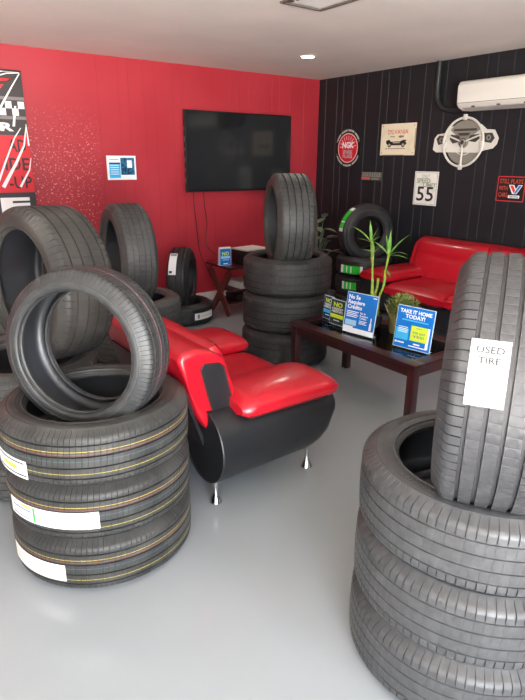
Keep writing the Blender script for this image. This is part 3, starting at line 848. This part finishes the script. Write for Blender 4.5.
# ------------------------------------------------------------------ television and cables
tvx0, tvx1, tvz0, tvz1, tvy = 2.90, 4.262, 1.195, 1.99, 5.335
tv = thing('television', 'large flat black television hanging on the red wall', 'television', ((tvx0+tvx1)/2, tvy, tvz0))
W_, H_ = tvx1-tvx0, tvz1-tvz0
bm = bmesh.new(); box(bm, (0, .018, H_/2), (W_, .035, H_), bevel=.004); obj('bezel', bm, PLAST_B, tv, None, 40)
bm = bmesh.new(); box(bm, (0, -.0006, H_/2+.004), (W_-.022, .002, H_-.03)); obj('screen', bm, SCREEN, tv)
bm = bmesh.new(); box(bm, (0, .048, H_/2), (.5, .03, .4), bevel=.004); obj('wall_mount', bm, PLAST_B, tv)
bm = bmesh.new()
for k in range(6): box(bm, (-W_/2-.0012, .02, .12+.1*k), (.003, .014, .03 if k % 2 else .05))
obj('side_port', bm, METAL_G, tv)
def cable(label, pts):
    bm = bmesh.new(); P = []
    for i in range(len(pts)-1):
        for k in range(6):
            P.append(Vector(pts[i]).lerp(Vector(pts[i+1]), k/6))
    P.append(Vector(pts[-1]))
    for _ in range(3):
        P = [P[0]] + [(P[i-1]+P[i]*2+P[i+1])/4 for i in range(1, len(P)-1)] + [P[-1]]
    tube(bm, P, .0035, 6)
    return tag(obj('power_cable', bm, PLAST_B, None, None, 60), label, 'cable')
cable('left thin black cable hanging from the television down the red wall', [(3.005, 5.392, 1.20), (3.01, 5.388, 1.05), (3.04, 5.388, .75), (3.06, 5.388, .55), (3.17, 5.36, .30), (3.30, 5.32, .06), (3.36, 5.25, .006), (3.5, 5.2, .006)])
cable('right thin black cable hanging from the television, curving beside the other', [(3.13, 5.392, 1.20), (3.135, 5.388, 1.05), (3.17, 5.388, .85), (3.13, 5.388, .66), (3.18, 5.36, .56), (3.24, 5.22, .50)])

# ------------------------------------------------------------------ poster on red wall
def hang(name, label, cat, c, right, w, h, th, m, bev=.002, group=None):
    M = frame_M(c, right, (0, 0, 1)); t = thing(name, label, cat, M=M, group=group)
    bm = bmesh.new(); box(bm, (0, 0, th/2), (w, h, th), bevel=bev); obj('panel', bm, m, t)
    return t
R_ = (1, 0, 0); K_ = (0, -1, 0)
t = hang('wall_poster', 'small white and blue notice poster on the red wall left of the television', 'poster', (2.232, RY-.001, 1.436), R_, .295, .222, .004, PW)
a = .0042
put(t, 'blue_panel', CYAN, lambda b: rect(b, -.125, -.092, -.015, .035, a))
put(t, 'photo_area', mat('print_teal', (40, 120, 160), .3, var=(40, (20, 50, 80), .4, .6)), lambda b: rect(b, -.01, -.065, .13, .092, a))
put(t, 'photo_white', PW, lambda b: (rect(b, .055, .0, .105, .07, a+.001), rect(b, -.005, -.105, .13, -.095, a+.001)))
put(t, 'printed_line', PW, lambda b: [rect(b, -.115, .02-.02*k, -.03, .026-.02*k, a+.001) for k in range(5)])
put(t, 'heading', NAVY, lambda b: (rect(b, -.125, .035, -.015, .048, a), rect(b, -.12, .075, -.03, .079, a)))

# ------------------------------------------------------------------ racing banner
bx1, bz1 = 1.385, 2.19; bw = .62
M = frame_M((bx1-bw/2, 5.34, 0), R_, (0, 0, 1))
t = thing('racing_banner', 'tall black, red and white racing banner standing at the left end of the red wall', 'banner', M=M)
BN_B = mat('banner_black', (52, 48, 50), .35); BN_R = mat('banner_red', (206, 26, 40), .35); BN_W = mat('banner_white', (238, 232, 230), .35); BN_G = mat('banner_grey', (120, 112, 112), .35); BN_D = mat('banner_letters', (58, 22, 26), .4)
bm = bmesh.new(); box(bm, (0, (bz1+.09)/2, 0), (bw, bz1-.09, .003)); cloth = obj('banner_sheet', bm, BN_B, t)
bm = bmesh.new(); box(bm, (0, .045, 0), (bw+.05, .09, .10), bevel=.02); obj('base', bm, METAL_G, t, None, 40)
bm = bmesh.new(); tube(bm, [(0, .09, -.015), (0, bz1, -.015)], .008, 8); obj('support_pole', bm, METAL_G, t)
bm = bmesh.new(); box(bm, (0, bz1+.006, 0), (bw, .014, .012), bevel=.003); obj('top_rail', bm, PLAST_B, t)
X = lambda wx: wx-(bx1-bw/2)
zf = .0018
put(cloth, 'red_field', BN_R, lambda b: (rect(b, -bw/2, 1.235, bw/2, 1.70, zf)))
put(cloth, 'grey_stripe', BN_G, lambda b: (rect(b, -bw/2, 1.975, bw/2, 2.0, zf), rect(b, -bw/2, 1.825, bw/2, 1.85, zf)))
def f(b):
    for i in range(10):
        for j in range(2):
            if (i+j) % 2 == 0:
                x1 = bx1-.006-.05*i; rect(b, X(x1-.05), 1.91-.055*j, X(x1), 1.965-.055*j, zf)
put(cloth, 'checker_pattern', BN_W, f)
put(cloth, 'large_letter', BN_W, lambda b: text_bm(b, 'R', .088, X(1.21), 1.735, zf, bold=.04, fit=.11))
put(cloth, 'large_letter', BN_W, lambda b: text_bm(b, 'F', .17, X(1.20), 1.07, zf, bold=.04, fit=.24))
put(cloth, 'dark_letters', BN_D, lambda b: (text_bm(b, 'AD', .14, X(1.285), 1.57, zf+.001, bold=.02, fit=.15), text_bm(b, 'IDE', .14, X(1.265), 1.42, zf+.001, bold=.02, fit=.20), text_bm(b, '-UP', .14, X(1.275), 1.27, zf+.001, bold=.02, fit=.19)))
put(cloth, 'red_letters', BN_R, lambda b: (poly(b, [(X(1.05), 2.10), (X(1.27), 2.12), (X(1.29), 2.14), (X(1.30), 2.165-.03), (X(1.05), 2.145)], zf), poly(b, [(X(1.05), 2.03), (X(1.2), 2.05), (X(1.24), 2.09), (X(1.05), 2.075)], zf)))
def streak(b, pts, w0, w1, z):
    L = []; n = len(pts)
    for i, (x, y) in enumerate(pts):
        p0 = Vector(pts[max(0, i-1)]); p1 = Vector(pts[min(n-1, i+1)]); d = (p1-p0).normalized(); nn = Vector((-d.y, d.x)); w_ = (w0+(w1-w0)*i/(n-1))/2
        L.append((Vector((x, y))+nn*w_, Vector((x, y))-nn*w_))
    for A, B in zip(L, L[1:]): poly(b, [tuple(A[0]), tuple(A[1]), tuple(B[1]), tuple(B[0])], z)
def f(b):
    streak(b, [(X(1.37), 2.18), (X(1.30), 2.08), (X(1.2), 1.93), (X(1.10), 1.72)], .006, .02, zf+.002)
    streak(b, [(X(1.37), 2.185), (X(1.27), 2.175), (X(1.13), 2.13), (X(1.02), 2.1)], .006, .014, zf+.002)
    streak(b, [(X(1.36), 2.19), (X(1.25), 2.19), (X(1.1), 2.165)], .004, .010, zf+.002)
    streak(b, [(X(1.375), 1.78), (X(1.34), 1.62), (X(1.26), 1.48), (X(1.13), 1.28)], .006, .03, zf+.002)
    streak(b, [(X(1.33), 1.76), (X(1.27), 1.68), (X(1.18), 1.50), (X(1.1), 1.33)], .006, .018, zf+.002)
    streak(b, [(X(1.375), 1.79), (X(1.379), 1.62)], .006, .014, zf+.002)
    streak(b, [(X(1.385), 1.52), (X(1.36), 1.42), (X(1.27), 1.28)], .004, .02, zf+.002)
    poly(b, [(X(1.30), 1.93), (X(1.315), 1.93), (X(1.285), 1.77), (X(1.265), 1.77)], zf+.002)
put(cloth, 'white_streak', BN_W, f)

# ------------------------------------------------------------------ signs on the black wall
WX = RX-.001
CREAM = mat('sign_cream', (222, 212, 186), .5, var=(9, (206, 196, 168), .5, .8)); SILV = mat('sign_silver', (150, 150, 146), .35, metal=.5)
RUST = mat('sign_rust', (130, 84, 44), .7)
# round red spark plug sign
M = frame_M((WX, 4.872, 1.652), K_, (0, 0, 1))
t = thing('round_sign', 'round red sign with white ring lettering on the black wall', 'sign', M=M)
bm = bmesh.new(); lathe(bm, [(0, 0), (.208, 0), (.21, .002), (.208, .006), (0, .006)], 64); obj('panel', bm, mat('sign_black', (18, 18, 20), .4), t, None, 40)
SR = mat('sign_red', (196, 22, 44), .4); SP = mat('sign_pink', (236, 190, 190), .4)
put(t, 'white_rim', SP, lambda b: ring(b, .147, .158, .006))
put(t, 'red_disc', SR, lambda b: ring(b, 0, .147, .006))
put(t, 'sunrays', SP, lambda b: [ring(b, .085, .13, .0072, n=1, a0=PI*(.06+.1*k), a1=PI*(.06+.1*k)+.07) for k in range(10)])
put(t, 'lettering', PW, lambda b: text_bm(b, 'NGK', .088, 0, .002, .0078, bold=.04, fit=.185))
put(t, 'grey_lettering', mat('sign_grey', (176, 170, 172), .4), lambda b: (text_bm(b, 'SPARK', .06, 0, -.062, .0078, bold=.03, fit=.16), text_bm(b, 'PLUGS', .05, 0, -.105, .0078, bold=.03, fit=.15)))
def f(b):
    for k in range(21):
        a0 = math.radians(22+k*6.8)
        ring(b, .178, .197, .006, n=1, a0=a0, a1=a0+math.radians(4.6 if k % 5 else 1.5))
    for k in range(19):
        a0 = math.radians(200+k*7.4)
        ring(b, .178, .196, .006, n=1, a0=a0, a1=a0+math.radians(5 if k % 6 else 1.5))
put(t, 'ring_lettering', mat('sign_pale_green', (196, 206, 196), .4), f)
# sylvania
t = hang('metal_sign', 'square cream metal sign with red heading and an old car on the black wall', 'sign', (WX, 4.153, 1.728), K_, .46, .306, .004, CREAM)
a = .0042
put(t, 'heading', INK_R, lambda b: text_bm(b, 'SYLVANIA', .062, -.005, .052, a, bold=.0, fit=.27))
put(t, 'small_text', INK, lambda b: (text_bm(b, 'NEW', .028, .045, .018, a, bold=.05, fit=.07), [rect(b, -.16+.034*k, -.092, -.135+.034*k, -.085, a) for k in range(8)], rect(b, -.1, .024, -.04, .03, a)))
def f(b):
    poly(b, [(-.155, -.01), (-.11, .0), (-.09, -.018), (.03, -.02), (.075, -.004), (.115, -.006), (.12, -.012), (.10, -.02), (.12, -.035), (.115, -.05), (.03, -.056), (-.12, -.056), (-.15, -.04)], a)
    for x in (-.105, .075): ring(b, .0, .024, a, n=20, cx=x, cy=-.052)
put(t, 'car_drawing', INK, f)
put(t, 'car_highlight', CREAM, lambda b: (rect(b, -.06, -.034, .03, -.028, a+.001), ring(b, .006, .012, a+.001, n=16, cx=-.105, cy=-.052), ring(b, .006, .012, a+.001, n=16, cx=.075, cy=-.052), poly(b, [(-.1, -.008), (-.088, -.02), (-.04, -.021), (-.06, -.012)], a+.001)))
put(t, 'rust_edge', RUST, lambda b: (rect(b, .222, -.09, .229, .1, a), rect(b, -.2, -.152, .1, -.148, a)))
for sx in (-1, 1):
    for sy in (-1, 1): put(t, 'nail', METAL_G, lambda b: ring(b, 0, .006, a, n=12, cx=sx*.205, cy=sy*.13))
# small silver sign
t = hang('name_plate', 'tiny grey and red name plate on the black wall below the round sign', 'sign', (WX, 4.484, 1.36), K_, .30, .085, .004, mat('plate_dark', (70, 68, 64), .4))
put(t, 'grey_lettering', mat('plate_grey', (132, 132, 120), .4), lambda b: (rect(b, -.145, -.004, .14, .004, a), rect(b, -.145, .034, .14, .039, a), [poly(b, [(-.14+.035*k, .006), (-.12+.035*k, .006), (-.112+.035*k, .032), (-.132+.035*k, .032)], a) for k in range(8)]))
put(t, 'red_strip', mat('plate_red', (190, 90, 92), .4), lambda b: rect(b, -.148, -.038, -.02, -.010, a))
put(t, 'green_strip', mat('plate_green', (110, 120, 96), .4), lambda b: rect(b, .0, -.036, .11, -.014, a))
# 55
t = hang('speed_sign', 'white rectangular sign with large 55 on the black wall above the sofa', 'sign', (WX, 3.743, 1.262), K_, .288, .322, .004, mat('sign_white', (222, 220, 214), .45, var=(14, (196, 198, 188), .5, .8)))
put(t, 'numerals', INK, lambda b: text_bm(b, '55', .195, 0, -.118, a, bold=.012, fit=.205))
put(t, 'green_lettering', mat('faded_green', (148, 156, 136), .5), lambda b: (text_bm(b, 'ONLY', .05, -.01, .10, a, fit=.10), text_bm(b, 'SPEED', .062, -.03, .052, a, bold=.04, fit=.17), text_bm(b, 'LIMIT', .05, .045, .016, a, bold=.04, fit=.16)))
put(t, 'border', INK_G, lambda b: (rect(b, -.132, .148, .132, .151, a), rect(b, -.132, -.151, .132, -.148, a), rect(b, .130, -.15, .133, .15, a), rect(b, -.133, -.15, -.130, .15, a)))
# valvoline
VR = mat('sign_warm_red', (196, 52, 62), .45)
t = hang('warning_sign', 'black sign with red border and a blue and red V emblem', 'sign', (WX, 2.832, 1.296), K_, .262, .212, .004, mat('sign_black2', (22, 20, 18), .5))
put(t, 'border', VR, lambda b: (rect(b, -.13, .098, .13, .105, a), rect(b, -.13, -.105, .13, -.098, a), rect(b, -.13, -.105, -.124, .105, a), rect(b, .124, -.105, .13, .105, a)))
put(t, 'lettering', mat('sign_brick', (186, 74, 58), .5), lambda b: (text_bm(b, 'STILL PLAYS', .052, -.112, .046, a, bold=.01, align='LEFT', fit=.218), text_bm(b, 'WITH', .052, -.112, -.012, a, bold=.01, align='LEFT', fit=.085), text_bm(b, 'CARS', .052, -.112, -.068, a, bold=.01, align='LEFT', fit=.085)))
put(t, 'emblem_outline', PW, lambda b: (poly(b, [(-.02, .035), (.03, .035), (.048, .0), (.07, .035), (.108, .035), (.06, -.04), (.02, -.04)], a), rect(b, -.015, -.075, .09, -.052, a)))
put(t, 'emblem_red', mat('emblem_red', (220, 50, 40), .4), lambda b: poly(b, [(-.008, .029), (.022, .029), (.046, -.012), (.032, -.034)], a+.001))
put(t, 'emblem_blue', mat('emblem_blue', (40, 120, 190), .4), lambda b: poly(b, [(.074, .029), (.099, .029), (.056, -.036), (.036, -.036)], a+.001))
put(t, 'emblem_text', INK, lambda b: text_bm(b, 'Valvoline', .022, .038, -.070, a+.001, bold=.02, fit=.09))
# steering wheel emblem
ST1 = mat('pewter_light', (206, 204, 196), .4); ST2 = mat('pewter_mid', (128, 124, 116), .45); ST3 = mat('pewter_dark', (58, 56, 52), .5)
M = frame_M((WX, 3.358, 1.686), K_, (0, 0, 1))
t = thing('steering_wheel_sign', 'silver steering wheel and dashboard wall emblem below the air conditioner', 'sign', M=M)
bm = bmesh.new()
poly(bm, [(-.34, -.06), (-.33, .04), (-.30, .075), (-.22, .085), (-.18, .14), (.16, .15), (.22, .105), (.30, .10), (.345, .03), (.335, -.02), (.30, -.055), (.22, -.07), (.15, -.09), (-.17, -.085), (-.3, -.085)], 0, .006); obj('dashboard', bm, ST1, t)
put(t, 'lower_disc', ST2, lambda b: ring(b, 0, .19, .0, .004, n=32, a0=PI, a1=2*PI))
put(t, 'upper_disc', ST2, lambda b: ring(b, .0, .19, .0, .0062, n=32, a0=.6, a1=PI-.6))
put(t, 'gauge', ST3, lambda b: (poly(b, [(-.31, .035), (-.28, .065), (-.21, .06), (-.2, .0), (-.28, -.02)], .0062), poly(b, [(.20, .075), (.28, .075), (.31, .03), (.28, -.01), (.21, .0)], .0062),
    poly(b, [(-.15, .07), (-.06, .06), (-.03, .01), (-.12, -.01), (-.16, .03)], .0062), poly(b, [(.15, .07), (.06, .06), (.04, .01), (.12, .0), (.16, .03)], .0062), rect(b, -.12, .098, .12, .118, .0066), poly(b, [(-.08, .082), (.06, .082), (.04, .058), (-.05, .058)], .0066)))
put(t, 'gauge_ring', ST2, lambda b: (ring(b, .012, .024, .0072, n=20, cx=-.25, cy=.022), ring(b, .012, .024, .0072, n=20, cx=.25, cy=.035)))
bm = bmesh.new(); pts = [(.21*math.cos(2*PI*k/56), .21*math.sin(2*PI*k/56), .022) for k in range(57)]
tube(bm, pts, .011, 8, False); rim = obj('wheel_rim', bm, ST1, t, None, 60)
bm = bmesh.new()
for e_, r_ in (((-.17, .06), .008), ((.17, .06), .008), ((0, -.2), .009)):
    tube(bm, [(0, 0, .022), (e_[0], e_[1], .02)], r_, 8)
obj('spoke', bm, ST1, t, None, 60)
bm = bmesh.new(); lathe(bm, [(0, .034), (.02, .034), (.026, .028), (.045, .026), (.05, .018), (.05, .008), (0, .008)], 28); obj('hub', bm, ST2, t, None, 40)
put(t, 'hub_centre', ST3, lambda b: (ring(b, 0, .018, .0345, n=20), ring(b, .032, .038, .0275, n=24)))
bm = bmesh.new()
for x, y in ((0, .215), (0, -.215), (-.2, -.02), (.2, -.02)): box(bm, (x, y, .022), (.032, .05, .03), bevel=.008)
obj('rim_clip', bm, ST1, t, None, 50)
put(t, 'inner_arc', ST1, lambda b: ring(b, .105, .112, .0042, n=30, a0=PI*1.1, a1=PI*1.9))

# ------------------------------------------------------------------ air conditioner and pipe
ac = thing('air_conditioner', 'white wall mounted air conditioner on the black wall near the ceiling', 'air conditioner', (RX-.002, 2.915, 1.945))
L = .83
bm = bmesh.new()
prof = [(0, 0), (-.12, 0), (-.185, .022), (-.212, .05), (-.218, .19), (-.20, .222), (-.17, .235), (0, .235)]
prism(bm, prof, -L/2, L/2, bevel=.006); obj('body', bm, PLAST_W, ac, None, 40)
bm = bmesh.new(); box(bm, (-.1535, 0, .009), (.06, L-.08, .004), Matrix.Rotation(.325, 3, 'Y')); fl = obj('louver', bm, mat('louver_grey', (172, 170, 166), .45), ac)
bm = bmesh.new(); box(bm, (-.2125, 0, .056), (.004, L-.01, .004)); obj('panel_seam', bm, mat('seam_dark', (70, 70, 70), .5), ac)
for y in (.26, .02, -.22):
    bm = bmesh.new(); box(bm, (-.19, y, .024), (.014, .03, .014), bevel=.003); obj('louver_clip', bm, METAL_G, ac)
bm = bmesh.new()
P = [Vector((4.692, 3.70, 2.395)), Vector((4.692, 3.70, 2.16)), Vector((4.692, 3.685, 2.06)), Vector((4.692, 3.62, 1.985)), Vector((4.692, 3.52, 1.965)), Vector((4.692, 3.345, 1.965))]
Q = []
for i in range(len(P)-1):
    for k in range(5): Q.append(P[i].lerp(P[i+1], k/5))
Q.append(P[-1])
for _ in range(3): Q = [Q[0]] + [(Q[i-1]+Q[i]*2+Q[i+1])/4 for i in range(1, len(Q)-1)] + [Q[-1]]
tube(bm, Q, .0265, 12); tag(obj('conduit_pipe', bm, mat('pipe_black', (32, 34, 36), .45), None, None, 60), 'thick black pipe running from the ceiling to the air conditioner', 'pipe')

# ------------------------------------------------------------------ ceiling light and vent
LAMP = mat('lamp_glow', (255, 250, 235), .4, emit=((255, 246, 228), 26))
t = thing('ceiling_light', 'round recessed ceiling light glowing near the corner', 'ceiling light', (3.60, 4.29, H))
bm = bmesh.new(); lathe(bm, [(.058, -.001), (.062, -.008), (.078, -.006), (.082, -.0005)], 36); obj('trim_ring', bm, PLAST_W, t, None, 60)
bm = bmesh.new(); lathe(bm, [(0, -.006), (.058, -.006), (.058, -.001)], 36); obj('lamp', bm, LAMP, t, None, 60)
t = thing('ceiling_vent', 'white square ceiling vent at the top edge of the view', 'vent', (2.44, 2.80, H))
bm = bmesh.new()
for c, s in (((-.15, 0), (.02, .38)), ((.15, 0), (.02, .38)), ((0, -.18), (.28, .02)), ((0, .18), (.28, .02))): box(bm, (c[0], c[1], -.006), (s[0], s[1], .012), bevel=.002)
obj('frame', bm, METAL_G, t)
bm = bmesh.new(); box(bm, (0, 0, -.004), (.20, .26, .006)); obj('grille_panel', bm, mat('vent_white', (240, 240, 240), .5), t)
bm = bmesh.new()
for k in range(5): box(bm, (-.115+.0*k, -.14+.07*k, -.005), (.02, .05, .003), Matrix.Rotation(.3, 3, 'Y'))
obj('louver', bm, METAL_G, t)

# ------------------------------------------------------------------ light
w = bpy.data.worlds.new('daylight'); scene.world = w; w.use_nodes = True
bg = w.node_tree.nodes['Background']; bg.inputs['Color'].default_value = (.93, .97, 1.0, 1); bg.inputs['Strength'].default_value = 1.0
_tc = w.node_tree.nodes.new('ShaderNodeTexCoord'); _sp = w.node_tree.nodes.new('ShaderNodeSeparateXYZ'); _rp = w.node_tree.nodes.new('ShaderNodeValToRGB')
_mr = w.node_tree.nodes.new('ShaderNodeMapRange'); _mr.inputs['From Min'].default_value = -1; _mr.inputs['From Max'].default_value = 1
w.node_tree.links.new(_tc.outputs['Generated'], _sp.inputs[0]); w.node_tree.links.new(_sp.outputs['Z'], _mr.inputs['Value'])
w.node_tree.links.new(_mr.outputs['Result'], _rp.inputs['Fac'])
# sunlit concrete below the horizon, pale sky above
_rp.color_ramp.elements[0].position = .485; _rp.color_ramp.elements[0].color = (66, 62, 57, 1)
_rp.color_ramp.elements[1].position = .515; _rp.color_ramp.elements[1].color = (25, 27.5, 30.5, 1)
w.node_tree.links.new(_rp.outputs['Color'], bg.inputs['Color'])
def portal(axis, fixed, o, inward):
    L = bpy.data.lights.new('portal', 'AREA'); L.shape = 'RECTANGLE'; L.size = o[1]-o[0]; L.size_y = o[3]-o[2]
    L.cycles.is_portal = True
    ob = bpy.data.objects.new('window_portal', L); col.objects.link(ob)
    c = ((o[0]+o[1])/2, fixed, (o[2]+o[3])/2)
    if axis == 'y': c = (fixed, (o[0]+o[1])/2, c[2])
    ob.location = c; ob.rotation_euler = Vector(inward).to_track_quat('-Z', 'Y').to_euler()
for o in FO: portal('x', BY-.13, o, (0, 1, 0))
for (x, y), en in (((3.60, 4.29), 32), ((3.6, 1.5), 16)):
    Lp = bpy.data.lights.new('recessed_spot', 'SPOT'); Lp.energy = en; Lp.spot_size = 2.6; Lp.spot_blend = .8; Lp.color = (1, .94, .86); Lp.shadow_soft_size = .05
    ob = bpy.data.objects.new('recessed_spot', Lp); col.objects.link(ob); ob.location = (x, y, H-.02)

# ------------------------------------------------------------------ camera
th, ps, ro = .32741, .62929, .00816
F = Vector((math.sin(ps)*math.cos(th), math.cos(ps)*math.cos(th), -math.sin(th)))
Rt = Vector((math.cos(ps), -math.sin(ps), 0)); U = Rt.cross(F)
c, s = math.cos(ro), math.sin(ro)
Rv = c*Rt + s*U; Uv = -s*Rt + c*U
cam = bpy.data.cameras.new('camera'); co = bpy.data.objects.new('camera', cam); col.objects.link(co)
Mx = Matrix((Rv, Uv, -F)).transposed().to_4x4(); Mx.translation = (0, 0, 1.52); co.matrix_world = Mx
cam.sensor_fit = 'VERTICAL'; cam.sensor_height = 24; cam.lens = 24*560/700; cam.clip_start = .05
scene.camera = co
vs = scene.view_settings
vs.view_transform = 'Standard'; vs.look = 'None'; vs.gamma = 1; vs.exposure = 0; vs.use_curve_mapping = False
